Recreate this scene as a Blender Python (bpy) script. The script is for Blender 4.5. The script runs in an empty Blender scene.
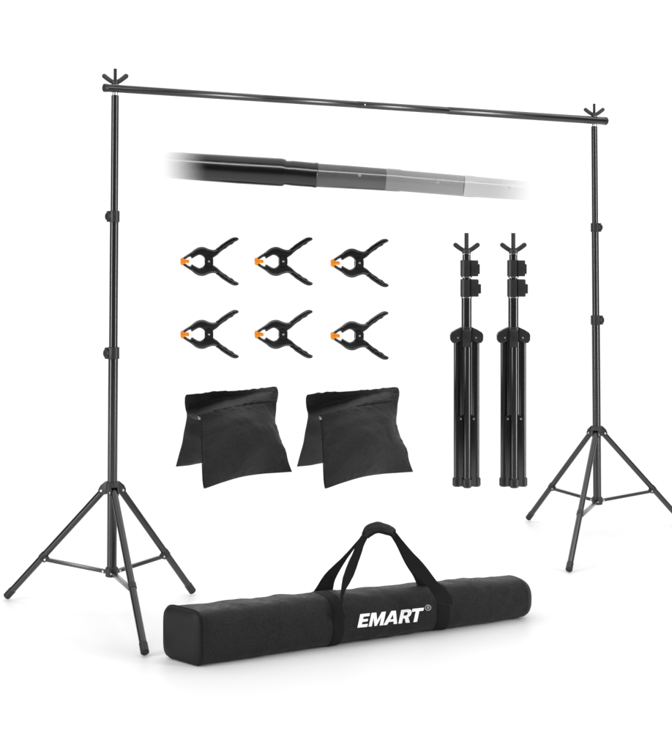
import bpy, bmesh, math
from mathutils import Vector, Matrix, noise
from mathutils.bvhtree import BVHTree
from mathutils.geometry import tessellate_polygon
S = bpy.context.scene
C = S.collection
H = 1.47; F = 1500.0; CX = 336.0; CY = 246.0
V = Vector
def P(px, py, d): return V(((px-CX)*d/F, d, H+(CY-py)*d/F))

# ------------------------------------------------------------------ materials
def mat(name, col, rough=.4, spec=.5, metal=0, bump=None, sheen=0, var=0, varscale=30, coat=0, aniso=None):
    m = bpy.data.materials.new(name); m.use_nodes = True
    nt = m.node_tree; b = nt.nodes['Principled BSDF']
    b.inputs['Base Color'].default_value = (*col, 1)
    b.inputs['Roughness'].default_value = rough
    b.inputs['Specular IOR Level'].default_value = spec
    b.inputs['Metallic'].default_value = metal
    b.inputs['Coat Weight'].default_value = coat
    if sheen:
        b.inputs['Sheen Weight'].default_value = sheen
        b.inputs['Sheen Roughness'].default_value = .4
    tc = nt.nodes.new('ShaderNodeTexCoord')
    if var:
        n = nt.nodes.new('ShaderNodeTexNoise'); n.inputs['Scale'].default_value = varscale
        n.inputs['Detail'].default_value = 6
        nt.links.new(tc.outputs['Object'], n.inputs['Vector'])
        r = nt.nodes.new('ShaderNodeMapRange')
        r.inputs['From Min'].default_value = .3; r.inputs['From Max'].default_value = .7
        r.inputs['To Min'].default_value = 1-var; r.inputs['To Max'].default_value = 1+var
        nt.links.new(n.outputs['Fac'], r.inputs['Value'])
        mx = nt.nodes.new('ShaderNodeVectorMath'); mx.operation = 'SCALE'
        mx.inputs[0].default_value = col
        nt.links.new(r.outputs['Result'], mx.inputs['Scale'])
        nt.links.new(mx.outputs['Vector'], b.inputs['Base Color'])
        r2 = nt.nodes.new('ShaderNodeMapRange')
        r2.inputs['To Min'].default_value = max(.02, rough-.08); r2.inputs['To Max'].default_value = min(1, rough+.08)
        nt.links.new(n.outputs['Fac'], r2.inputs['Value'])
        nt.links.new(r2.outputs['Result'], b.inputs['Roughness'])
    if bump:
        kind, scale, strength, dist = bump
        bp = nt.nodes.new('ShaderNodeBump'); bp.inputs['Strength'].default_value = strength
        bp.inputs['Distance'].default_value = dist
        if kind == 'weave':
            hs = []
            for d in ('X', 'Z'):
                w = nt.nodes.new('ShaderNodeTexWave'); w.bands_direction = d
                w.inputs['Scale'].default_value = scale; w.inputs['Distortion'].default_value = 1.5
                w.inputs['Detail'].default_value = 2
                nt.links.new(tc.outputs['Object'], w.inputs['Vector']); hs.append(w)
            n2 = nt.nodes.new('ShaderNodeTexNoise'); n2.inputs['Scale'].default_value = scale*1.3
            n2.inputs['Detail'].default_value = 5
            nt.links.new(tc.outputs['Object'], n2.inputs['Vector'])
            a = nt.nodes.new('ShaderNodeMath'); a.operation = 'MULTIPLY'
            nt.links.new(hs[0].outputs['Fac'], a.inputs[0]); nt.links.new(hs[1].outputs['Fac'], a.inputs[1])
            a2 = nt.nodes.new('ShaderNodeMath'); a2.operation = 'ADD'
            nt.links.new(a.outputs[0], a2.inputs[0]); nt.links.new(n2.outputs['Fac'], a2.inputs[1])
            nt.links.new(a2.outputs[0], bp.inputs['Height'])
        else:
            n2 = nt.nodes.new('ShaderNodeTexNoise'); n2.inputs['Scale'].default_value = scale
            n2.inputs['Detail'].default_value = 6
            nt.links.new(tc.outputs['Object'], n2.inputs['Vector'])
            nt.links.new(n2.outputs['Fac'], bp.inputs['Height'])
        nt.links.new(bp.outputs['Normal'], b.inputs['Normal'])
    return m
M = {}
M['tube'] = mat('black powder coated metal', (.008,.008,.0083), .22, .75)
M['plastic'] = mat('black moulded plastic', (.016,.016,.017), .38, .4, var=.12, varscale=80, bump=('noise', 700, .1, .0005))
M['wing'] = mat('dark grey wing nut metal', (.024,.024,.025), .42, .4, var=.15, varscale=90)
M['stud'] = mat('threaded dark stud', (.01,.01,.01), .4, .4, bump=('noise', 600, .3, .0006))
M['steel'] = mat('bright zinc steel', (.62,.62,.62), .28, .5, metal=1, var=.08)
M['dullsteel'] = mat('dull zinc steel', (.30,.30,.30), .35, .5, metal=1, var=.08)
M['clamp'] = mat('black nylon', (.011,.011,.012), .2, .7, coat=.4)
M['grip'] = mat('black rubber grip', (.005,.005,.005), .18, .7)
M['orange'] = mat('orange plastic pad', (.78,.26,.014), .4, .4, var=.08, varscale=120)
M['bagfab'] = mat('black woven polyester', (.010,.010,.0104), .46, .4, var=.95, varscale=150, bump=('weave', 150, 1, .003))
M['bagend'] = mat('black smooth end panel', (.005,.005,.005), .45, .22, var=.25, varscale=20, bump=('weave', 260, .25, .0008))
M['strap'] = mat('black nylon webbing', (.004,.004,.0043), .6, .2, var=.25, varscale=60, bump=('weave', 330, .6, .0012))
M['sandfab'] = mat('black oxford cloth', (.007,.007,.0074), .52, .32, var=.85, varscale=190, bump=('weave', 220, .8, .0016))
M['thread'] = mat('dark grey thread', (.03,.03,.03), .7, .3)
M['white'] = mat('white print ink', (.93,.93,.93), .6, .3, var=.02)
M['greyprint'] = mat('grey print ink', (.35,.35,.35), .6, .3)
M['floor'] = mat('white studio floor', (.86,.86,.86), .42, .35)

# ------------------------------------------------------------------ object helpers
WO = {}
def thing(name, label, cat, loc, group=None):
    o = bpy.data.objects.new(name, None); C.objects.link(o); o.location = loc; o.empty_display_size = .05
    WO[o.name] = V(loc)
    o['label'] = label; o['category'] = cat
    if group: o['group'] = group
    return o
def obj(name, bm, m, parent=None, angle=35, flat=False):
    bmesh.ops.recalc_face_normals(bm, faces=bm.faces[:])
    lo = V((min(v.co[i] for v in bm.verts) for i in range(3)))
    hi = V((max(v.co[i] for v in bm.verts) for i in range(3)))
    c = (lo+hi)/2
    bmesh.ops.translate(bm, verts=bm.verts[:], vec=-c)
    me = bpy.data.meshes.new(name); bm.to_mesh(me); bm.free()
    for p in me.polygons: p.use_smooth = not flat
    if not flat: me.set_sharp_from_angle(angle=math.radians(angle))
    me.materials.append(m if not isinstance(m, str) else M[m])
    o = bpy.data.objects.new(name, me); C.objects.link(o)
    WO[o.name] = c
    if parent:
        o.parent = parent; o.location = c-WO[parent.name]
    else: o.location = c
    return o
def frame(d):
    d = V(d).normalized()
    u = d.cross(V((0,1,0)) if abs(d.y) < .9 else V((1,0,0))).normalized()
    return u, d.cross(u).normalized(), d
def tube(bm, pts, rs, n=32, cap=True, flat=None):
    """tube through points with a radius at each; flat=(dir, factor)"""
    pts = [V(p) for p in pts]; rings = []
    u0 = None
    for i, p in enumerate(pts):
        d = (pts[min(i+1, len(pts)-1)]-pts[max(i-1, 0)])
        if d.length < 1e-9: d = pts[-1]-pts[0]
        u, w, d = frame(d) if u0 is None else (None, None, d.normalized())
        if u is None:
            u = (u0-d*u0.dot(d)).normalized(); w = d.cross(u)
        u0 = u
        rings.append([bm.verts.new(p+(u*math.cos(2*math.pi*k/n)+w*math.sin(2*math.pi*k/n))*rs[i]) for k in range(n)])
    for a, b in zip(rings, rings[1:]):
        for k in range(n): bm.faces.new((a[k], a[(k+1)%n], b[(k+1)%n], b[k]))
    if cap: bm.faces.new(rings[0][::-1]); bm.faces.new(rings[-1])
    return rings
def cyl(bm, a, b, r, n=32, bev=.0012):
    a, b = V(a), V(b); d = (b-a).normalized()
    tube(bm, [a, a+d*1e-5, a+d*bev, b-d*bev, b-d*1e-5, b], [r-bev, r-bev*.98, r, r, r-bev*.98, r-bev], n)
def box(bm, c, sx, sy, sz, ax=None, bev=.0015):
    """box centred at c, axes ax = (x, y, z) unit vectors"""
    X, Y, Z = ax or (V((1,0,0)), V((0,1,0)), V((0,0,1)))
    t = bmesh.new(); bmesh.ops.create_cube(t, size=1)
    for v in t.verts: v.co = V((v.co.x*sx, v.co.y*sy, v.co.z*sz))
    if bev: bmesh.ops.bevel(t, geom=t.edges[:], offset=bev, segments=2, affect='EDGES', profile=.6)
    mp = {}
    for v in t.verts: mp[v] = bm.verts.new(V(c)+X*v.co.x+Y*v.co.y+Z*v.co.z)
    for f in t.faces: bm.faces.new([mp[v] for v in f.verts])
    t.free()
def cat(pts, n=8, closed=False):
    """Catmull-Rom through tuples of any dimension"""
    out = []; N = len(pts)
    rng = N if closed else N-1
    g = (lambda i: pts[i % N]) if closed else (lambda i: pts[max(0, min(N-1, i))])
    for i in range(rng):
        a, b, c, d = g(i-1), g(i), g(i+1), g(i+2)
        for k in range(n):
            t = k/n
            out.append(tuple(.5*(2*b[j]+(c[j]-a[j])*t+(2*a[j]-5*b[j]+4*c[j]-d[j])*t*t+(3*b[j]-a[j]-3*c[j]+d[j])*t**3) for j in range(len(b))))
    if not closed: out.append(tuple(pts[-1]))
    return out
def plate(bm, pts, y0, y1, bev, to=None, segs=3):
    """closed outline (x, z) extruded from y0 to y1 with rounded rims; to maps (x, y, z) to a point"""
    t = bmesh.new()
    vs = [t.verts.new((p[0], 0, p[1])) for p in pts]
    f = t.faces.new(vs)
    f.normal_update()
    if f.normal.y > 0: f.normal_flip()
    ext = bmesh.ops.extrude_face_region(t, geom=[f])
    for v in [g for g in ext['geom'] if isinstance(g, bmesh.types.BMVert)]: v.co.y = y1-y0
    t.faces.ensure_lookup_table()
    bmesh.ops.recalc_face_normals(t, faces=t.faces[:])
    es = [e for e in t.edges if abs(e.verts[0].co.y-e.verts[1].co.y) < 1e-7]
    if bev: bmesh.ops.bevel(t, geom=es, offset=bev, segments=segs, affect='EDGES', profile=.5, clamp_overlap=True)
    bmesh.ops.triangulate(t, faces=[q for q in t.faces if len(q.verts) > 4])
    mp = {}
    for v in t.verts:
        p = (v.co.x, v.co.y+y0, v.co.z)
        mp[v] = bm.verts.new(to(*p) if to else V(p))
    for q in t.faces: bm.faces.new([mp[v] for v in q.verts])
    t.free()
def moulded(bm, pts, y0, y1, b, to, steps=5):
    """closed outline (x, z) with a fully rounded rim of radius b, built ring by ring"""
    n = len(pts)
    area2 = sum(pts[i][0]*pts[(i+1)%n][1]-pts[(i+1)%n][0]*pts[i][1] for i in range(n))
    sg = 1 if area2 > 0 else -1
    nr = []
    for i in range(n):
        a, c = pts[i-1], pts[(i+1)%n]; dx, dz = c[0]-a[0], c[1]-a[1]; l = math.hypot(dx, dz) or 1
        nr.append((-dz/l*sg, dx/l*sg))
    rings = []
    prof = [(1-math.sin(t), 1-math.cos(t)) for t in [math.pi/2*k/steps for k in range(steps+1)]]  # (depth from face, inset) reversed below
    lv = [(y0+b*(1-math.sin(math.pi/2*k/steps)), b*(1-math.cos(math.pi/2*k/steps))) for k in range(steps, -1, -1)]
    lv += [(y1-b*(1-math.sin(math.pi/2*k/steps)), b*(1-math.cos(math.pi/2*k/steps))) for k in range(0, steps+1)]
    s2 = to.scale
    for y, ins in lv:
        rings.append([bm.verts.new(to(pts[i][0]+nr[i][0]*ins/s2, y, pts[i][1]+nr[i][1]*ins/s2)) for i in range(n)])
    for p, q in zip(rings, rings[1:]):
        for k in range(n): bm.faces.new((p[k], p[(k+1)%n], q[(k+1)%n], q[k]))
    for rg, k in ((rings[0], 0), (rings[-1], 1)):
        ins = lv[0][1] if k == 0 else lv[-1][1]
        p2 = [V((pts[i][0]+nr[i][0]*ins/s2, pts[i][1]+nr[i][1]*ins/s2, 0)) for i in range(n)]
        for t in tessellate_polygon([p2]):
            try: bm.faces.new([rg[i] for i in t])
            except ValueError: pass
def ribbon(bm, pairs, thick, n=6, nw=4, nrm=None, puff=0, wob=0):
    """strip between two edges (pairs of 3D points) with a real thickness"""
    ps = cat([(*a, *b) for a, b in pairs], n)
    rows = []
    for i, q in enumerate(ps):
        a, b = V(q[:3]), V(q[3:])
        j0, j1 = max(0, i-1), min(len(ps)-1, i+1)
        along = (V(ps[j1][:3])+V(ps[j1][3:]))-(V(ps[j0][:3])+V(ps[j0][3:]))
        nn = along.cross(b-a).normalized()
        row = []
        for k in range(nw+1):
            t = k/nw
            off = thick/2+puff*math.sin(math.pi*t)
            p = a.lerp(b, t)
            if wob: p = p+nn*wob*noise.noise(p*40)
            row.append((p+nn*off, p-nn*off))
        rows.append([bm.verts.new(r[0]) for r in row]+[bm.verts.new(r[1]) for r in row[::-1]])
    m = len(rows[0])
    for a, b in zip(rows, rows[1:]):
        for k in range(m): bm.faces.new((a[k], a[(k+1)%m], b[(k+1)%m], b[k]))
    bm.faces.new(rows[0][::-1]); bm.faces.new(rows[-1])
def dup(root, delta, label):
    c = root.copy(); C.objects.link(c); c.location = root.location+delta; c['label'] = label
    for ch in root.children:
        k = ch.copy(); C.objects.link(k); k.parent = c
        for g in ch.children:
            q = g.copy(); C.objects.link(q); q.parent = k
    return c

# ------------------------------------------------------------------ floor
bm = bmesh.new()
prof = [(-6,0),(2,0),(6,0),(10.5,0)]+[(10.5+2.5*math.sin(a),2.5-2.5*math.cos(a)) for a in [math.pi/2*k/24 for k in range(1,25)]]+[(13,5.5),(13,8.5)]
ra = [bm.verts.new((-14,y,z)) for y,z in prof]; rb = [bm.verts.new((14,y,z)) for y,z in prof]
for k in range(len(prof)-1): bm.faces.new((ra[k],rb[k],rb[k+1],ra[k+1]))
fl = obj('floor', bm, 'floor', angle=60); fl['kind'] = 'structure'

# ------------------------------------------------------------------ shared stand pieces
X3, Y3, Z3 = V((1,0,0)), V((0,1,0)), V((0,0,1))
def wing_nut(base, span, rise, parent, th, top, stud_r, bottom):
    """two curved wings and a hub around a stud; base = hub centre"""
    bm = bmesh.new()
    cyl(bm, base-Z3*th*.55, base+Z3*th*.5, stud_r*2.0, 24, .0015)
    for s in (-1, 1):
        path = cat([(.05*span, -.02*rise), (.34*span, .20*rise), (.66*span, .54*rise), (span*.93, rise*.88)], 6)
        up, dn = [], []
        for i, (x, z) in enumerate(path):
            j0, j1 = max(0,i-1), min(len(path)-1,i+1)
            tx, tz = path[j1][0]-path[j0][0], path[j1][1]-path[j0][1]
            L = math.hypot(tx, tz); nx, nz = -tz/L, tx/L
            w = th*.5*(1.18+.08*i/(len(path)-1))
            up.append((x+nx*w, z+nz*w)); dn.append((x-nx*w, z-nz*w))
        ex, ez = path[-1]; tx, tz = path[-1][0]-path[-2][0], path[-1][1]-path[-2][1]
        L = math.hypot(tx, tz); tx /= L; tz /= L; w = th*.63
        arc = [(ex+w*(math.cos(a)*-tz+math.sin(a)*tx), ez+w*(math.cos(a)*tx+math.sin(a)*tz)) for a in [math.pi*k/8 for k in range(1,8)]]
        o = up+arc+dn[::-1]
        plate(bm, [(s*x, z) for x, z in o], -th*.28, th*.28, th*.14, lambda x,y,z: base+V((x,y,z)), 2)
    w = obj('wing_nut', bm, 'wing', parent)
    bm = bmesh.new()
    L = top-bottom; n = max(8, int(L/.0022)); pts = []; rs = []
    for i in range(n+1):
        pts.append(V((base.x, base.y, bottom+L*i/n))); rs.append(stud_r*(1 if i%2 else .88))
    tube(bm, pts, rs, 20)
    obj('threaded_stud', bm, 'stud', parent)
    bm = bmesh.new()
    cyl(bm, V((base.x, base.y, base.z-th*.78)), V((base.x, base.y, base.z-th*.56)), stud_r*2.1, 24, .0006)
    obj('washer', bm, 'dullsteel', w)

def collar(c, r, h, side, parent, scale=1, grip=True):
    """clamp collar with a knob block on one side (side = angle in the ground plane)"""
    bm = bmesh.new()
    cyl(bm, c-Z3*h/2, c+Z3*h/2, r*1.25, 32, .002)
    dx = V((math.cos(side), math.sin(side), 0)); dy = V((-dx.y, dx.x, 0))
    box(bm, c+dx*(r*1.05), r*1.1, r*1.7, h*.96, (dx, dy, Z3), .003)
    o = obj('collar', bm, 'plastic', parent)
    bm = bmesh.new()
    k = c+dx*(r*1.55)
    tube(bm, [k, k+dx*.001*scale, k+dx*.003*scale, k+dx*.007*scale, k+dx*.009*scale], [h*.25,h*.31,h*.36,h*.36,h*.30], 12)
    obj('knob', bm, 'plastic', o)

# ------------------------------------------------------------------ backdrop stand
bs = thing('backdrop_stand', 'large assembled black backdrop stand, a long crossbar bolted between two tall spread tripods', 'backdrop stand', (.2, 6.8, 0))
def upright(pxt, pxb, d, ybase, yshoulder, cols, zbar, rbar, feet, side):
    top = P(pxt, 90, d); bot = P(pxb, ybase, d)
    zt = zbar-rbar-.012
    def ax(z):
        t = (z-bot.z)/(zt-bot.z); return V((bot.x+(top.x-bot.x)*t, d, z))
    zc = [P(pxb, y, d).z for y in cols]; zs = P(pxb, yshoulder, d).z
    r = (.0150, .0172, .0196) if d < 7 else (.0155, .0178, .0206)
    bm = bmesh.new()
    cyl(bm, ax(zc[1]-.02), ax(zc[0]), r[1]); cyl(bm, ax(zc[0]-.02), ax(zt), r[0]); cyl(bm, ax(bot.z-.01), ax(zc[1]), r[2])
    pole = obj('upright_pole', bm, 'tube', bs)
    collar(ax(zc[0]), r[1], .046, side, bs); collar(ax(zc[1]), r[2], .048, side, bs)
    bm = bmesh.new(); cyl(bm, ax(zt), ax(zt+.013), r[0]*.72, 24)
    obj('spigot', bm, 'steel', pole)
    wing_nut(ax(zbar+rbar+.008), .047, .030, bs, .0150, zbar+rbar+.064, .0070, zt+.005)
    # shoulder with three lugs
    c = ax(zs)
    bm = bmesh.new(); cyl(bm, c-Z3*.014, c+Z3*.026, r[2]*1.35, 32, .003)
    J = []
    for f in feet:
        dv = V((f.x-c.x, f.y-c.y, 0)).normalized(); sd = V((-dv.y, dv.x, 0))
        out = [(.012,.030),(.024,.030),(.047,.012),(.056,-.004),(.055,-.016),(.044,-.024),(.02,-.02),(.012,-.018)]
        for s in (-1, 1):
            plate(bm, out, s*.0145-.0028, s*.0145+.0028, .0008, lambda x,y,z: c+dv*x+sd*y+Z3*z, 2)
        plate(bm, [(.012,.028),(.024,.031),(.048,.013),(.044,.009),(.024,.022),(.012,.020)], -.0145,.0145,.0008, lambda x,y,z: c+dv*x+sd*y+Z3*z, 2)
        J.append((c+dv*.042-Z3*.008, dv, sd))
    sh = obj('shoulder', bm, 'plastic', bs)
    for j, dv, sd in J:
        bm = bmesh.new(); cyl(bm, j-sd*.0195, j+sd*.0195, .0052, 16, .002)
        obj('rivet', bm, 'steel', sh)
    # lower hub
    hb = ax(bot.z)
    bm = bmesh.new(); cyl(bm, hb-Z3*.022, hb+Z3*.016, r[2]*1.3, 32, .003)
    hub = obj('lower_hub', bm, 'plastic', bs)
    for (j, dv, sd), f in zip(J, feet):
        foot = V((f.x, f.y, .013)); dr = (foot-j).normalized()
        bm = bmesh.new(); cyl(bm, j-dr*.004, foot-dr*.02, .0138, 28)
        # flattened, open-bottomed look: groove rib down the leg's upper face
        upv = dr.cross(sd).normalized(); upv = upv if upv.z > 0 else -upv
        leg = obj('leg', bm, 'tube', bs)
        bm = bmesh.new(); cyl(bm, foot-dr*.048, foot-dr*.001, .0158, 28, .003)
        obj('foot_cap', bm, 'plastic', leg)
        a = j.lerp(foot, .61); h2 = hb+dv*.03-Z3*.004
        lowv = -upv
        bm = bmesh.new()
        cyl(bm, a-dr*.014, a+dr*.014, .0162, 28, .002); box(bm, a+lowv*.017, .026, .018, .012, (dr, sd, lowv), .001)
        obj('brace_clip', bm, 'plastic', leg)
        a2 = a+lowv*.018
        bd = (a2-h2).normalized(); bu = bd.cross(sd).normalized()
        L = (a2-h2).length
        bm = bmesh.new()
        # U-channel brace
        m_ = (a2+h2)/2
        box(bm, m_+bu*.006, L+.014, .015, .0022, (bd, sd, bu), .0006)
        box(bm, m_+sd*.0075, L+.014, .0018, .013, (bd, sd, bu), .0005)
        box(bm, m_-sd*.0075, L+.014, .0018, .013, (bd, sd, bu), .0005)
        br = obj('brace', bm, 'tube', bs)
        for q in (a2, h2+bd*.006):
            bm = bmesh.new(); cyl(bm, q-sd*.0115, q+sd*.0115, .0048, 14, .0015)
            obj('rivet', bm, 'steel', br)
def G(px, py):
    d = F*H/(py-CY); return P(px, py, d)
zb = 2.102
upright(115.0, 111.6, 6.02, 571, 489, (216.5, 353), zb, .0155, [G(6,600), G(193,595), G(145,657)], math.radians(222))
upright(594.4, 597.4, 7.6, 500, 432, (227.5, 320), zb+.005, .0195, [G(528,521), G(569,573), V((1.83,7.9,0))], math.radians(-42))
A = V((P(115,90,6.02).x, 6.02, zb)); B = V((P(594.4,90,7.6).x, 7.6, zb+.005))
dirb = (B-A).normalized()
def onbar(px):
    # parameter along the bar where it crosses picture column px
    k = (px-CX)/F; t = (k*A.y-A.x)/(dirb.x-k*dirb.y); return A+dirb*t
bm = bmesh.new()
secs = [(104.6,263,.0155,.0155),(261,358,.0151,.0151),(356,449,.0158,.0168),(447,605.5,.0176,.0197)]
for i, (a, b, r, r2) in enumerate(secs):
    pa, pb = onbar(a), onbar(b)
    tube(bm, [pa, pa+dirb*1e-4, pa+dirb*.0015, pb-dirb*.012, pb-dirb*.001, pb], [r-.0010, r-.0009, r, r2, r2-.0008, r2-.0012], 40)
cb = obj('crossbar', bm, 'tube', bs)
bm = bmesh.new(); pa, pb = onbar(104.2), onbar(107.0)
cyl(bm, pa-dirb*.002, pb, .0164, 32); obj('end_cap', bm, 'plastic', cb)
bm = bmesh.new(); pa = onbar(603.6); cyl(bm, pa, onbar(606), .0204, 32); obj('end_cap', bm, 'plastic', cb)
bm = bmesh.new(); q = onbar(363); nf = V((dirb.y, -dirb.x, 0)); cyl(bm, q, q+nf*.0178-Z3*.001, .0042, 16, .0015)
obj('snap_button', bm, 'steel', cb)

# ------------------------------------------------------------------ enlarged crossbar joint (faded at both ends)
def fade_mat(name, col, a_left, a_right, x0, x1, rough=.2, alpha=1):
    m = mat(name, col, rough, .6, var=.05, varscale=20)
    nt = m.node_tree; b = nt.nodes['Principled BSDF']
    tc = nt.nodes.new('ShaderNodeTexCoord'); sp = nt.nodes.new('ShaderNodeSeparateXYZ')
    nt.links.new(tc.outputs['Object'], sp.inputs[0])
    r = nt.nodes.new('ShaderNodeMapRange'); r.interpolation_type = 'SMOOTHSTEP'
    r.inputs['From Min'].default_value = x0; r.inputs['From Max'].default_value = x1
    r.inputs['To Min'].default_value = a_left; r.inputs['To Max'].default_value = a_right
    nt.links.new(sp.outputs['X'], r.inputs['Value'])
    g = nt.nodes.new('ShaderNodeNewGeometry')
    s = nt.nodes.new('ShaderNodeMath'); s.operation = 'SUBTRACT'; s.inputs[0].default_value = 1
    nt.links.new(g.outputs['Backfacing'], s.inputs[1])
    mu = nt.nodes.new('ShaderNodeMath'); mu.operation = 'MULTIPLY'
    nt.links.new(r.outputs['Result'], mu.inputs[0]); nt.links.new(s.outputs[0], mu.inputs[1])
    nt.links.new(mu.outputs[0], b.inputs['Alpha'])
    return m
DZ = 4.0; k4 = DZ/F
tp = thing('telescopic_pole', 'thick enlarged length of telescoping pole fading from black to pale grey below the crossbar', 'pole', P(345,178,DZ))
def seg(name, stations, m, n=64):
    bm = bmesh.new()
    pts = [P(x, y, DZ) for x, y, r in stations]; rs = [r*k4 for x, y, r in stations]
    tube(bm, pts, rs, n)
    return obj(name, bm, m, tp)
# alpha ramp is in object space of each section
def L(px): return px*k4
seg('outer_tube', [(158,164.2,13.4),(200,167.2,13.6),(240,169.9,13.9),(281,172.4,14.0),(284.5,172.7,13.4)], fade_mat('black tube fading out', (.004,.004,.004), 0, 1, -L(68), -L(12)))
seg('joint_sleeve', [(284,172.6,12.9),(286,172.8,12.1),(288.5,173.0,12.2),(292,173.2,12.5),(300,173.9,12.5),(313,175.0,12.3),(314.6,175.1,12.6),(317,175.3,12.7),(317.6,175.35,12.1)], fade_mat('black swaged sleeve', (.006,.006,.007), 1, 1, -1, 1))
seg('middle_tube', [(316,175.2,11.9),(350,177.3,11.6),(386,179.7,11.1)], fade_mat('grey translucent tube', (.03,.03,.03), .955, .93, -1, 1))
seg('light_tube', [(386.3,179.7,11.4),(398,180.5,11.3),(402,180.8,10.7),(464,186.0,10.4)], fade_mat('pale translucent tube', (.06,.06,.06), .82, .76, -L(36), L(36)))
seg('pale_tube', [(464.3,186.0,10.9),(472,186.6,10.9),(476,186.9,10.4),(546,192.2,9.5)], fade_mat('very pale tube fading out', (.1,.1,.1), .55, 0, -L(18), L(44)))
for x, y in ((359.5,176.0),(437,182.6),(508,187.8)):
    bm = bmesh.new(); c = P(x, y, DZ); rr = 11.3*k4
    cyl(bm, c-Y3*(rr*.9), c-Y3*(rr*1.03), .0048, 20, .0015)
    obj('snap_button', bm, fade_mat('translucent steel button', (.35,.35,.35), .6 if x < 500 else .2, .6 if x < 500 else .2, -1, 1), tp)

# ------------------------------------------------------------------ spring clamps
DC = 4.2; kc = DC/F
yaw = math.radians(7)
def make_clamp(px, py, label):
    root = thing('spring_clamp', label, 'clamp', P(px, py, DC), 'black spring clamps with orange jaw pads')
    sc = kc/9.6     # outline units: zoomed pixels, 9.6 to one photo pixel, centred on the pivot (315, 282)
    def to(x, y, z):
        x, z = x*sc, z*sc
        return root.location+V((x*math.cos(yaw)-y*math.sin(yaw), y*math.cos(yaw)+x*math.sin(yaw), z))
    to.scale = sc
    up = [(60,262),(70,243),(108,217),(145,193),(182,163),(215,147),(245,142),(275,146),(310,160),(345,170),(378,167),(405,150),
          (430,122),(465,98),(505,72),(545,52),(580,50),(602,67),(590,82),(560,97),(540,118),(508,132),(480,156),(452,172),(420,198),(392,224),(362,244),
          (352,262),(352,300),(330,318),(300,318),(280,300),(277,262),(262,238),(238,223),(215,222),(180,240),(152,255),(140,238),(118,243),(100,256),(78,264)]
    def build(side, name, ya, yb):
        o = cat([(x-315, (282-z)*side) for x, z in up], 4, True)
        if side < 0: o = [(x*1.0, z*1.0) for x, z in o]
        bm = bmesh.new(); moulded(bm, o, ya, yb, .0034, to)
        rp = cat([(x-315, (282-z)*side) for x, z in ((150,205),(185,177),(218,161),(248,156),(275,160),(308,174),(345,184),(382,181),(412,164),(438,136),(470,112),(510,86),(548,66),(580,62))], 5)
        tube(bm, [to(x, ya+.0006, z) for x, z in rp], [.0019]*len(rp), 10)
        arm = obj(name, bm, 'clamp', root, 60)
        # rubber grip on the handle
        bm = bmesh.new()
        path = [(392,178,31),(425,152,33),(460,126,31),(495,104,33),(530,84,29),(562,72,29),(584,64,21),(596,62,10)]
        ps = cat([(x-315, (282-z)*side, w) for x, z, w in path], 5)
        top, bot = [], []
        for i, (x, z, w) in enumerate(ps):
            j0, j1 = max(0,i-1), min(len(ps)-1,i+1)
            tx, tz = ps[j1][0]-ps[j0][0], ps[j1][1]-ps[j0][1]; l = math.hypot(tx,tz)
            ww = w*1.18*(.5+.04*math.sin(i*1.1))
            top.append((x-tz/l*ww, z+tx/l*ww)); bot.append((x+tz/l*ww, z-tx/l*ww))
        moulded(bm, top+bot[::-1], ya-.0022, yb+.0022, .0036, to)
        obj('grip', bm, 'grip', arm, 60)
        # orange pad
        bm = bmesh.new()
        pad = [(62,281.8),(44,281.8),(42,266),(48,250),(58,244),(70,252),(80,262),(96,266),(112,264),(124,268),(128,281.8)]
        o = [(x-315,(282-z)*side) for x, z in pad]
        plate(bm, o, ya-.003, yb+.003, .0007, to, 2)
        obj('jaw_pad', bm, 'orange', root)
    build(1, 'upper_arm', -.006, .008); build(-1, 'lower_arm', -.010, .004)
    # hub plates, spring and rivet
    bm = bmesh.new()
    hexa = [(-40,-30),(-40,30),(-22,44),(4,52),(26,40),(40,26),(40,-26),(24,-40),(0,-52),(-22,-42)]
    plate(bm, hexa, -.0155, -.0112, .0012, to, 2); plate(bm, hexa, .009, .0125, .0012, to, 2)
    hubp = obj('pivot_plate', bm, 'clamp', root)
    bm = bmesh.new()
    cyl(bm, to(0,-.0178,0), to(0,.014,0), 10*sc, 20, .0015)
    obj('rivet', bm, 'dullsteel', hubp)
    bm = bmesh.new(); pts = [to(30*math.cos(a)+0, -.006+.010*a/(6*math.pi), 30*math.sin(a)) for a in [k*.3 for k in range(63)]]
    tube(bm, pts, [.0011]*len(pts), 8); obj('torsion_spring', bm, 'stud', hubp)
    return root
cl = make_clamp(208.8, 261.4, 'black spring clamp with orange pads at the upper left of the six clamps')
for px, py, lb in ((282.9,261.4,'black spring clamp with orange pads in the middle of the upper row of clamps'),
                   (358.9,263.0,'black spring clamp with orange pads at the upper right of the six clamps'),
                   (208.8,334.2,'black spring clamp with orange pads at the lower left, above the left sandbag'),
                   (282.9,334.2,'black spring clamp with orange pads in the middle of the lower row of clamps'),
                   (358.9,335.6,'black spring clamp with orange pads at the lower right, above the right sandbag')):
    dup(cl, P(px,py,DC)-P(208.8,261.4,DC), lb)

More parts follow.
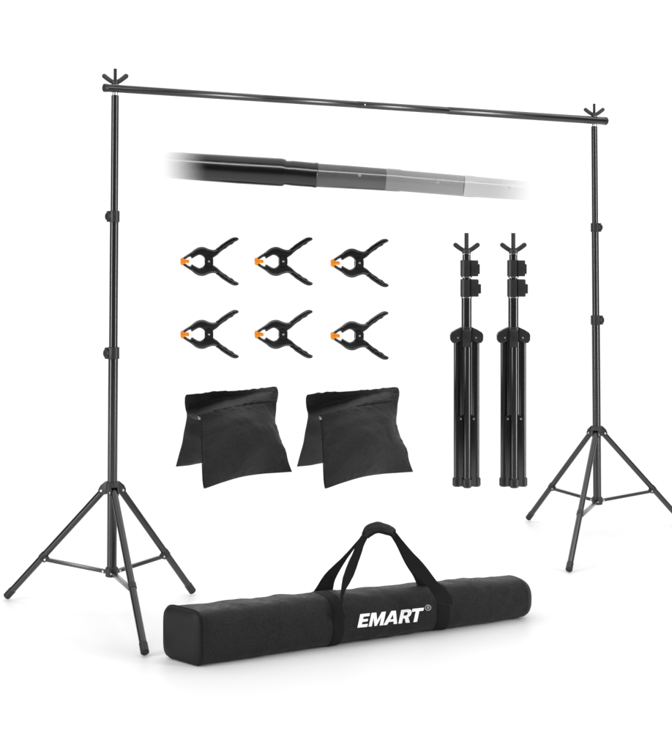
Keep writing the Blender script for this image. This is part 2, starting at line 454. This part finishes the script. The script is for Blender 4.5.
# ------------------------------------------------------------------ folded stands
DF = 4.8; kf = DF/F
def Q(px, py, off=0): p = P(px, py, DF); p.y += off*kf; return p
fs = thing('folded_stand', 'folded black tripod stand with wing nut on top, nearer the clamps', 'tripod stand', Q(466.7, 487), 'folded tripod stands')
ax = 466.6
bm = bmesh.new()
cyl(bm, Q(ax,300), Q(ax,254.5), 4.1*kf); cyl(bm, Q(ax,345), Q(ax,279.5), 4.6*kf); cyl(bm, Q(ax,470), Q(ax,297), 5.1*kf)
pole = obj('centre_pole', bm, 'tube', fs)
def fcollar(y0, y1, xr, kn0, kn1, xk):
    bm = bmesh.new(); r = 6.2
    cyl(bm, Q(ax,y1), Q(ax,y0), r*kf, 40, .002)
    c = Q((ax+4+xr)/2, (y0+y1)/2, -1.5)
    box(bm, c, (xr-ax-4)*kf, 10*kf, (y1-y0-.5)*kf, None, .003)
    o = obj('collar', bm, 'plastic', fs)
    bm = bmesh.new(); box(bm, Q((xr+xk)/2-1, (kn0+kn1)/2, -1.5), (xk-xr+2)*kf, 7*kf, (kn1-kn0)*kf, None, .0025)
    for i in range(5): box(bm, Q(xk, kn0+1.2+(kn1-kn0-2.4)*i/4, -1.5), .0022, 6*kf, .0022, None, .0005)
    obj('knob', bm, 'plastic', o)
    bm = bmesh.new(); cyl(bm, Q(ax, y1+1.2), Q(ax, y1-.1), (r-.7)*kf, 32, .0006); obj('ring', bm, 'dullsteel', o)
fcollar(260, 276.5, 477.8, 264, 274, 479.4); fcollar(279, 296.8, 478.2, 284, 293.5, 480.6)
wing_nut(Q(ax,251.3), 11.8*kf, 7.2*kf, fs, 3.7*kf, Q(ax,233).z, 2.25*kf, Q(ax,256).z)
# shoulder: folded lugs left, right and front
bm = bmesh.new()
def tof(x, y, z): return Q(ax, 0)*0+V(((x-CX)*kf, DF+y*kf, H+(CY-z)*kf))
lug = [(461,327.2),(456,329.5),(451.4,332.4),(450.3,335),(450.5,340),(452.4,342.6),(456.5,342.8),(459.5,341),(462,341)]
for s in (-1, 1):
    o = [(ax+s*(x-ax) if s < 0 else x, z) for x, z in lug] if s < 0 else lug
    if s < 0: o = [(2*ax-x, z) for x, z in lug]
    for y in (-4.6, 4.0): plate(bm, o, y-.7, y+.7, .0012, tof, 2)
    so = [(x, z) for x, z in lug[:4]]+[(452.2,336),(456.4,331.9),(461,330)]
    if s < 0: so = [(2*ax-x, z) for x, z in so]
    plate(bm, so, -4.5, 4.5, .0008, tof, 1)
cyl(bm, Q(ax,342), Q(ax,327), 6.6*kf, 40, .003)
box(bm, Q(ax-.6,338,-8.2), 8.6*kf, 8*kf, 18*kf, None, .006)
sh = obj('shoulder', bm, 'plastic', fs)
for s in (-1, 1):
    bm = bmesh.new(); cyl(bm, Q(ax+s*8.6,337.5,-6.0), Q(ax+s*8.6,337.5,6.0), 1.0*kf, 14, .001); obj('rivet', bm, 'dullsteel', sh)
def fleg(x, off, y0):
    bm = bmesh.new(); cyl(bm, Q(x,479,off), Q(x,y0,off), 3.5*kf, 28)
    l = obj('leg', bm, 'tube', fs)
    bm = bmesh.new(); cyl(bm, Q(x,486.4,off), Q(x,477,off), 4.7*kf, 28, .004); obj('foot_cap', bm, 'plastic', l)
    return l
l1 = fleg(457.2, 0, 338); l2 = fleg(476.0, 0, 338); l3 = fleg(466.5, -8.5, 341)
for s in (-1, 1):
    bm = bmesh.new()
    box(bm, Q(ax+s*6.0, 380, -5), 2.2*kf, 4*kf, 78*kf, None, .001)
    box(bm, Q(ax+s*3.6, 380, -4), 1.2*kf, 4*kf, 78*kf, None, .001)
    b = obj('brace', bm, 'tube', fs)
    bm = bmesh.new(); box(bm, Q(ax+s*6.0, 450, -3.4), 5.4*kf, 8*kf, 71*kf, None, .003)
    c = obj('leg_sleeve', bm, 'tube', fs)
    bm = bmesh.new(); cyl(bm, Q(ax+s*6.3, 418, -9.0), Q(ax+s*6.3, 418, -3), 1.0*kf, 14, .001); obj('rivet', bm, 'dullsteel', b)
bm = bmesh.new(); cyl(bm, Q(ax,468), Q(ax,476), 6.2*kf, 32, .003); obj('lower_hub', bm, 'plastic', fs)
dup(fs, P(513.4,300,DF)-P(466.6,300,DF), 'folded black tripod stand with wing nut on top, nearer the right tripod legs')

# ------------------------------------------------------------------ sandbags
def coons(top, right, bottom, left, n=40, T=.03, wr=.003, seed=0, pw=.5):
    """pillow over four 3D boundary polylines (top and bottom run left to right, sides run downwards)"""
    def samp(pl):
        q = [V(p) for p in cat([tuple(p) for p in pl], 10)]
        ln = [0]
        for a, b in zip(q, q[1:]): ln.append(ln[-1]+(b-a).length)
        out = []; j = 0
        for i in range(n+1):
            s = ln[-1]*i/n
            while j < len(ln)-2 and ln[j+1] < s: j += 1
            out.append(q[j].lerp(q[j+1], (s-ln[j])/max(1e-9, ln[j+1]-ln[j])))
        return out
    t, r, b, l = samp(top), samp(right), samp(bottom), samp(left)
    g = [[None]*(n+1) for _ in range(n+1)]
    for j in range(n+1):
        v = j/n
        for i in range(n+1):
            u = i/n
            g[j][i] = t[i]*(1-v)+b[i]*v+l[j]*(1-u)+r[j]*u-(t[0]*(1-u)*(1-v)+t[n]*u*(1-v)+b[0]*(1-u)*v+b[n]*u*v)
    nn = (g[0][n]-g[0][0]).cross(g[n][0]-g[0][0]).normalized()
    if nn.y > 0: nn = -nn
    bm = bmesh.new(); fr, bk = [], []
    for j in range(n+1):
        v = j/n; rf, rb = [], []
        for i in range(n+1):
            u = i/n; p = g[j][i]
            e = max(0, math.sin(math.pi*u)*math.sin(math.pi*v))**pw
            edge = 1-min(1, 6*min(u, 1-u, v, 1-v))
            # puckers run across the seams, long soft folds over the face
            w = noise.noise(V((p.x*13+seed, p.z*15, seed)))*wr*3.0+abs(noise.noise(V((p.x*30+p.z*22+seed, p.z*9, seed))))*wr*1.2+noise.noise(V((u*22+seed, v*22, 3+seed)))*wr*(.35+1.4*edge)
            w += wr*.8*edge*(.4+noise.noise(V((p.x*20,p.z*20,seed))))*math.sin((u if min(v,1-v) < min(u,1-u) else v)*70+5*noise.noise(V((u*4,v*4,seed))))
            f = e**.35
            a = p+nn*(T*e+w*f); c = p-nn*(T*.7*e)
            if i in (0,n) or j in (0,n):
                vt = bm.verts.new(p); rf.append(vt); rb.append(vt)
            else: rf.append(bm.verts.new(a)); rb.append(bm.verts.new(c))
        fr.append(rf); bk.append(rb)
    for j in range(n):
        for i in range(n):
            bm.faces.new((fr[j][i], fr[j][i+1], fr[j+1][i+1], fr[j+1][i]))
            q = (bk[j][i], bk[j+1][i], bk[j+1][i+1], bk[j][i+1])
            if len(set(q)) == 4 and bm.faces.get(q) is None: bm.faces.new(q)
    return bm
def sandbag(ox, label, seed):
    def Z(x, y, d): return P(ox+x/4.8, 370+y/4.8, d)
    root = thing('sandbag', label, 'sandbag', Z(350, 520, 4.6), 'black saddle sandbags')
    ftop = [Z(186,212,4.42), Z(250,196,4.46), Z(330,180,4.51), Z(420,166,4.57), Z(490,158,4.61), Z(560,150,4.66)]
    # front pouch
    ftop = [p+V((0,-.010,0)) for p in ftop]
    bm = coons(ftop,
        [ftop[-1], Z(557,200,4.65), Z(553,250,4.64), Z(566,300,4.635), Z(580,340,4.63), Z(603,385,4.62), Z(616,440,4.61), Z(634,489,4.6)],
        [Z(213,570,4.30), Z(240,561,4.32), Z(300,540,4.36), Z(390,514,4.42), Z(480,500,4.5), Z(560,494,4.55), Z(634,489,4.6)],
        [ftop[0], Z(190,250,4.41), Z(196,300,4.39), Z(193,335,4.38), Z(204,365,4.37), Z(198,400,4.355), Z(206,450,4.34), Z(202,510,4.32), Z(207,560,4.305), Z(213,570,4.30)],
        56, .066, .0036, seed, .8)
    fp = obj('front_pouch', bm, 'sandfab', root, 60)
    btop = [Z(128,122,4.54), Z(250,108,4.60), Z(400,98,4.69), Z(552,84,4.79)]
    bm = coons(btop, [btop[-1], Z(548,150,4.88), Z(540,300,4.98), Z(545,420,5.02)],
        [Z(75,464,4.80), Z(140,458,4.84), Z(205,446,4.88), Z(400,420,4.95), Z(545,420,5.02)],
        [btop[0], Z(121,165,4.61), Z(128,215,4.66), Z(124,250,4.70), Z(114,300,4.72), Z(106,350,4.75), Z(92,400,4.77), Z(75,464,4.80)], 36, .034, .003, seed+5, .55)
    obj('rear_pouch', bm, 'sandfab', root, 60)
    # flap over the top: a padded panel from the ridge to the stitched seam
    ridge = [Z(126,118,4.51), Z(200,112,4.55), Z(300,107,4.60), Z(400,102,4.66), Z(440,97,4.68), Z(552,85,4.75)]
    bm = coons(ridge,
        [ridge[-1], Z(563,88,4.745), Z(568,110,4.72), Z(566,130,4.69), Z(561,156,4.66)],
        [Z(188,223,4.412), Z(250,205,4.45), Z(330,187,4.50), Z(420,172,4.56), Z(490,164,4.60), Z(561,156,4.655)],
        [ridge[0], Z(119,132,4.52), Z(119,168,4.54), Z(127,204,4.56), Z(146,226,4.50), Z(170,236,4.44), Z(188,223,4.412)],
        48, .020, .0034, seed+9, .42)
    obj('top_flap', bm, 'sandfab', root, 80)
    # stitch line along the seam
    bm = bmesh.new(); ss = [V(q) for q in cat([tuple(p+V((0,-.005,-.003))) for p in ftop], 14)]
    for k in range(2, len(ss)-2):
        if k % 2: tube(bm, [ss[k], ss[k].lerp(ss[k+1], .8)], [.0009,.0009], 6)
    obj('stitching', bm, 'thread', fp)
    # zipper down the left seam and its puller
    bm = bmesh.new()
    zp = [Z(189,240,4.398), Z(196,300,4.378), Z(199,350,4.366), Z(202,420,4.343), Z(205,500,4.318), Z(211,556,4.30)]
    zs = [V(q) for q in cat([tuple(p) for p in zp], 14)]
    for k in range(len(zs)-1): tube(bm, [zs[k], zs[k].lerp(zs[k+1], .6)], [.0022,.0022], 8)
    zo = obj('zipper', bm, 'strap', fp)
    bm = bmesh.new()
    box(bm, Z(189,232,4.385), .0062, .004, .0075, None, .0012); box(bm, Z(184,226,4.383), .004, .003, .003, None, .0008)
    obj('zip_slider', bm, 'steel', fp)
    bm = bmesh.new()
    ribbon(bm, [(Z(190,250,4.382), Z(200,249,4.382)), (Z(191,280,4.375), Z(204,279,4.375)), (Z(197,322,4.366), Z(209,320,4.366))], .0016, 4, 3)
    obj('zip_pull', bm, 'strap', fp)
    return root
sandbag(160, 'black saddle sandbag on the left, under the left column of clamps', 1.3)
sandbag(281.2, 'black saddle sandbag on the right, nearer the folded stands', 1.3)

# ------------------------------------------------------------------ carry bag
gb = thing('carry_bag', 'long black carry bag with white lettering and two handles lying on the white floor', 'bag', (.09, 5.6, 0))
def lerp(a, b, t): return a+(b-a)*t
g0f = V((-.462, 5.225, 0)); g1f = V((.748, 5.878, 0))
axd = (g1f-g0f).normalized(); perp = V((-axd.y, axd.x, 0))
side0 = V((-.150,.140,0)); side1 = perp*.185
def station(t):
    """front-bottom point, side vector, height and squareness at t along the bag"""
    w = min(1, t*1.6); w = w*w*(3-2*w)
    s = side0.lerp(side1, w)
    f = g0f.lerp(g1f, t)
    h = lerp(.192, .158, t)+.006*math.sin(math.pi*t)
    return f, s, h, lerp(5.0, 2.7, min(1, t*2.2)**.7)
def section(t, scale=1, off=0, n=72, shift=0):
    f, s, h, e = station(t); out = []
    c = f+s*.5+V((0,0,h*.5))+axd*shift
    for k in range(n):
        a = 2*math.pi*k/n; ca, sa = math.cos(a), math.sin(a)
        x = math.copysign(abs(ca)**(2/e), ca); z = math.copysign(abs(sa)**(2/e), sa)
        if sa < 0: z = -1+(1+z)*1.0 if z > -.93 else -.93-(-.93-z)*.6
        hs = s.length/2+off; hh = h/2+off
        p = c+s.normalized()*x*hs*scale+Z3*z*hh*scale
        out.append(p)
    return out
bm = bmesh.new(); N = 150; rings = []
def rough(p, amt=1):
    return (noise.noise(p*7)*.0075+noise.noise(p*22)*.0034+noise.noise(p*60)*.0009)*amt
for i in range(N+1):
    t = i/N
    row = []
    for p in section(t):
        f, s, h, e = station(t); c = f+s*.5+V((0,0,h*.5))
        q = p+(p-c).normalized()*rough(p, min(1, .15+t*8))
        q.z = max(q.z, .002)
        row.append(bm.verts.new(q))
    rings.append(row)
for j in range(1, 12):    # rounded right end
    a = j/11*math.pi/2; row = []
    for p in section(1, math.cos(a)**.75 if j < 11 else .03, 0, 72, .055*math.sin(a)):
        row.append(bm.verts.new(V((p.x, p.y, max(.002, p.z))) + (V((0,0,1))*rough(p,.4) if p.z > .02 else V())))
    rings.append(row)
m = 72
for a, b in zip(rings, rings[1:]):
    for k in range(m): bm.faces.new((a[k], a[(k+1)%m], b[(k+1)%m], b[k]))
bm.faces.new(rings[-1]); bm.faces.new(rings[0][::-1])
bmesh.ops.recalc_face_normals(bm, faces=bm.faces[:])
bvh = BVHTree.FromBMesh(bm)
body = obj('bag_body', bm, 'bagfab', gb, 60)
# end panel with piping
bm = bmesh.new(); rr = []
outn = (-(axd)).normalized()
for sc_, sh_ in ((1.0,.001),(.985,-.006),(.95,-.011),(.7,-.015),(.35,-.017),(.05,-.018)):
    rr.append([bm.verts.new(V((p.x,p.y,max(.0015,p.z)))) for p in section(0, sc_, 0, 72, sh_)])
for a, b in zip(rr, rr[1:]):
    for k in range(m): bm.faces.new((a[k], a[(k+1)%m], b[(k+1)%m], b[k]))
bm.faces.new(rr[-1])
ep = obj('end_panel', bm, 'bagend', gb, 60)
bm = bmesh.new()
pp = section(0, 1, .0005, 72, .0015); n8 = 8; ring = []
for k in range(m):
    c = pp[k]; c = V((c.x, c.y, max(.0035, c.z))); tn = (pp[(k+1)%m]-pp[k-1]).normalized(); u = tn.cross(axd).normalized(); w = tn.cross(u)
    ring.append([bm.verts.new(c+(u*math.cos(2*math.pi*q/n8)+w*math.sin(2*math.pi*q/n8))*.0034) for q in range(n8)])
for k in range(m):
    for q in range(n8): bm.faces.new((ring[k][q], ring[k][(q+1)%n8], ring[(k+1)%m][(q+1)%n8], ring[(k+1)%m][q]))
obj('piping', bm, 'bagend', ep, 60)
# webbing bands sewn round the bag
def band(tc_, half):
    bm = bmesh.new(); rows = []
    K = 10
    for i in range(K+1):
        t = tc_-half+2*half*i/K; o = .0022 if 0 < i < K else .0004
        row = []
        for p in section(t):
            f, s, h, e = station(t); c = f+s*.5+V((0,0,h*.5))
            q = p+(p-c).normalized()*(rough(p, min(1, .15+t*8))+o)
            q.z = max(q.z, .001); row.append(bm.verts.new(q))
        rows.append(row)
    for a, b in zip(rows, rows[1:]):
        for k in range(m): bm.faces.new((a[k], a[(k+1)%m], b[(k+1)%m], b[k]))
    return obj('webbing_band', bm, 'strap', gb, 60)
def tpx(px):
    best = min(range(1001), key=lambda i: abs((lambda q: CX+F*q.x/q.y-px)(g0f.lerp(g1f, i/1000)+V((0,0,.1)))))
    return best/1000
band(tpx(338.5), .018); band(tpx(444), .021)
# handles: edges measured in the picture (4.2 zoomed pixels to one), each with its own depth
def W(x, y, d): return P(300+x/4.2, 515+y/4.2, d)
def handle(rows, th=.003):
    bm = bmesh.new(); ribbon(bm, [(W(a,b,d0), W(c,e,d1)) for a,b,d0,c,e,d1 in rows], th, 7, 5, wob=.003)
    return obj('handle', bm, 'strap', gb, 60)
handle([(138,432,5.450,190,436,5.455),(150,405,5.447,184,408,5.452),(166,372,5.455,178,374,5.462),(173,315,5.485,190,317,5.475),(184,250,5.52,226,252,5.50),(214,178,5.55,252,176,5.53),(246,108,5.565,279,104,5.55),(272,66,5.57,298,90,5.56)])
handle([(40,345,5.66,136,345,5.66),(66,308,5.66,140,304,5.66),(108,245,5.655,152,262,5.65),(178,178,5.63,196,186,5.63),(238,112,5.605,248,116,5.605),(266,78,5.59,282,84,5.59)])
handle([(384,90,5.59,396,64,5.58),(416,130,5.585,430,106,5.58),(436,178,5.58,474,158,5.575),(472,240,5.575,520,206,5.565),(528,292,5.565,580,284,5.57),(560,334,5.545,632,338,5.565),(580,372,5.525,641,380,5.545)])
handle([(380,86,5.62,392,66,5.62),(405,128,5.66,422,118,5.66),(440,200,5.70,462,186,5.70),(478,262,5.73,512,250,5.73),(500,320,5.74,560,320,5.74)])
bm = bmesh.new()
ribbon(bm, [(W(264,82,5.60),W(284,96,5.54)),(W(276,56,5.60),W(294,86,5.54)),(W(298,40,5.60),W(312,76,5.54)),(W(326,33,5.61),W(336,71,5.55)),(W(358,42,5.61),W(362,76,5.55)),(W(388,55,5.62),W(384,86,5.56)),(W(398,66,5.62),W(392,96,5.56))], .012, 6, 8, puff=.0025, wob=.003)
obj('handle_wrap', bm, 'strap', gb, 60)

# lettering printed on the front
cam_o = V((0,0,H))
def proj(px, py, lift=.0016):
    d = (P(px,py,1.0)-cam_o).normalized()
    hit, nrm, idx, dist = bvh.ray_cast(cam_o, d)
    if hit is None: return P(px, py, 5.4)
    return hit-d*lift
def letters(polys, to, name, m, parent, cuts=3):
    bm = bmesh.new()
    for loops in polys:
        tri = tessellate_polygon([[V((x,y,0)) for x, y in lp] for lp in loops])
        flatp = [p for lp in loops for p in lp]
        vs = [bm.verts.new((x,y,0)) for x, y in flatp]
        for t in tri:
            try: bm.faces.new([vs[i] for i in t])
            except ValueError: pass
    bmesh.ops.subdivide_edges(bm, edges=bm.edges[:], cuts=cuts, use_grid_fill=True)
    for f in bm.faces:
        f.normal_update()
    front = {v: to(v.co.x, v.co.y) for v in bm.verts}
    for v in bm.verts: v.co = front[v]
    ext = bmesh.ops.extrude_face_region(bm, geom=bm.faces[:])
    for v in [g for g in ext['geom'] if isinstance(g, bmesh.types.BMVert)]: v.co += (cam_o-v.co).normalized()*-.0012
    return obj(name, bm, m, parent, 40)
def tx(u, v):
    x = 55+u+.22*v; y = 245-v-.103*(u+.22*v)*.98
    return proj(350+x/7.467, 595+y/7.467)
E_ = [[(0,0),(74,0),(74,22),(29,22),(29,40),(68,40),(68,60),(29,60),(29,78),(73,78),(73,100),(0,100)]]
M_ = [[(84,0),(108,0),(108,62),(128,0),(144,0),(166,62),(166,0),(192,0),(192,100),(160,100),(139,42),(120,100),(84,100)]]
A_ = [[(194,0),(222,0),(231,20),(266,20),(271,0),(298,0),(266,100),(232,100)], [(237,38),(250,72),(261,38)]]
R_ = [[(306,0),(333,0),(333,35),(346,35),(362,0),(392,0),(372,40),(386,52),(390,68),(387,84),(376,96),(360,100),(306,100)], [(333,55),(333,80),(352,80),(361,75),(361,61),(352,55)]]
T_ = [[(419,0),(446,0),(446,78),(476,78),(476,100),(390,100),(390,78),(419,78)]]
for L_ in (E_, M_, A_, R_, T_): letters([L_], tx, 'letter', 'white', body)
def ty(x, y): return proj(428.1+x, 607.7-y)
ringo = [(3.1*math.cos(a), 3.1*math.sin(a)) for a in [2*math.pi*k/32 for k in range(32)]]
ringi = [(2.4*math.cos(a), 2.4*math.sin(a)) for a in [2*math.pi*k/32 for k in range(32)]]
Rs_ = [[(-1.1,-1.6),(-.5,-1.6),(-.4,-.3),(.1,-.3),(.8,-1.6),(1.5,-1.6),(.75,-.2),(1.25,.3),(1.2,1.1),(.6,1.6),(-.9,1.7)], [(-.35,.25),(-.3,1.15),(.35,1.1),(.6,.75),(.4,.3)]]
letters([[ringo, ringi], Rs_], ty, 'registered_mark', 'greyprint', body, 1)

# ------------------------------------------------------------------ light, world, camera
w = bpy.data.worlds.new('World'); S.world = w; w.use_nodes = True
bg = w.node_tree.nodes['Background']; bg.inputs['Color'].default_value = (1,1,1,1); bg.inputs['Strength'].default_value = .12
def area(name, loc, target, sx, sy, power):
    l = bpy.data.lights.new(name, 'AREA'); l.shape = 'RECTANGLE'; l.size = sx; l.size_y = sy; l.energy = power
    o = bpy.data.objects.new(name, l); C.objects.link(o); o.location = loc
    o.rotation_euler = (V(target)-V(loc)).to_track_quat('-Z', 'Y').to_euler()
area('ceiling_softbox', (0, 7.0, 6.2), (0, 7.0, 0), 17, 10, 830)
area('backdrop_wash', (0, 8.0, 5.6), (0, 12.6, 1.2), 17, 1.2, 290)
area('strip_light_left', (-5.2, 3.0, 1.7), (0, 6.4, 1.2), 1.0, 4.4, 330)
area('strip_light_right', (5.6, 3.2, 1.7), (0, 6.6, 1.2), 1.0, 4.4, 400)
area('overhead_softbox', (.3, 1.2, 4.2), (.2, 6.2, .8), 6.5, .5, 240)
cam = bpy.data.cameras.new('camera'); co = bpy.data.objects.new('camera', cam); C.objects.link(co)
co.location = (0,0,H); co.rotation_euler = (math.radians(90),0,0)
cam.sensor_fit = 'VERTICAL'; cam.sensor_height = 36; cam.lens = 72; cam.shift_y = (CY-375)/750*-1*-1
cam.shift_y = -(375-CY)/750
cam.clip_end = 500; cam.clip_start = .05
S.camera = co
S.view_settings.view_transform = 'Standard'; S.view_settings.look = 'None'
S.view_settings.exposure = -.6; S.view_settings.gamma = 1
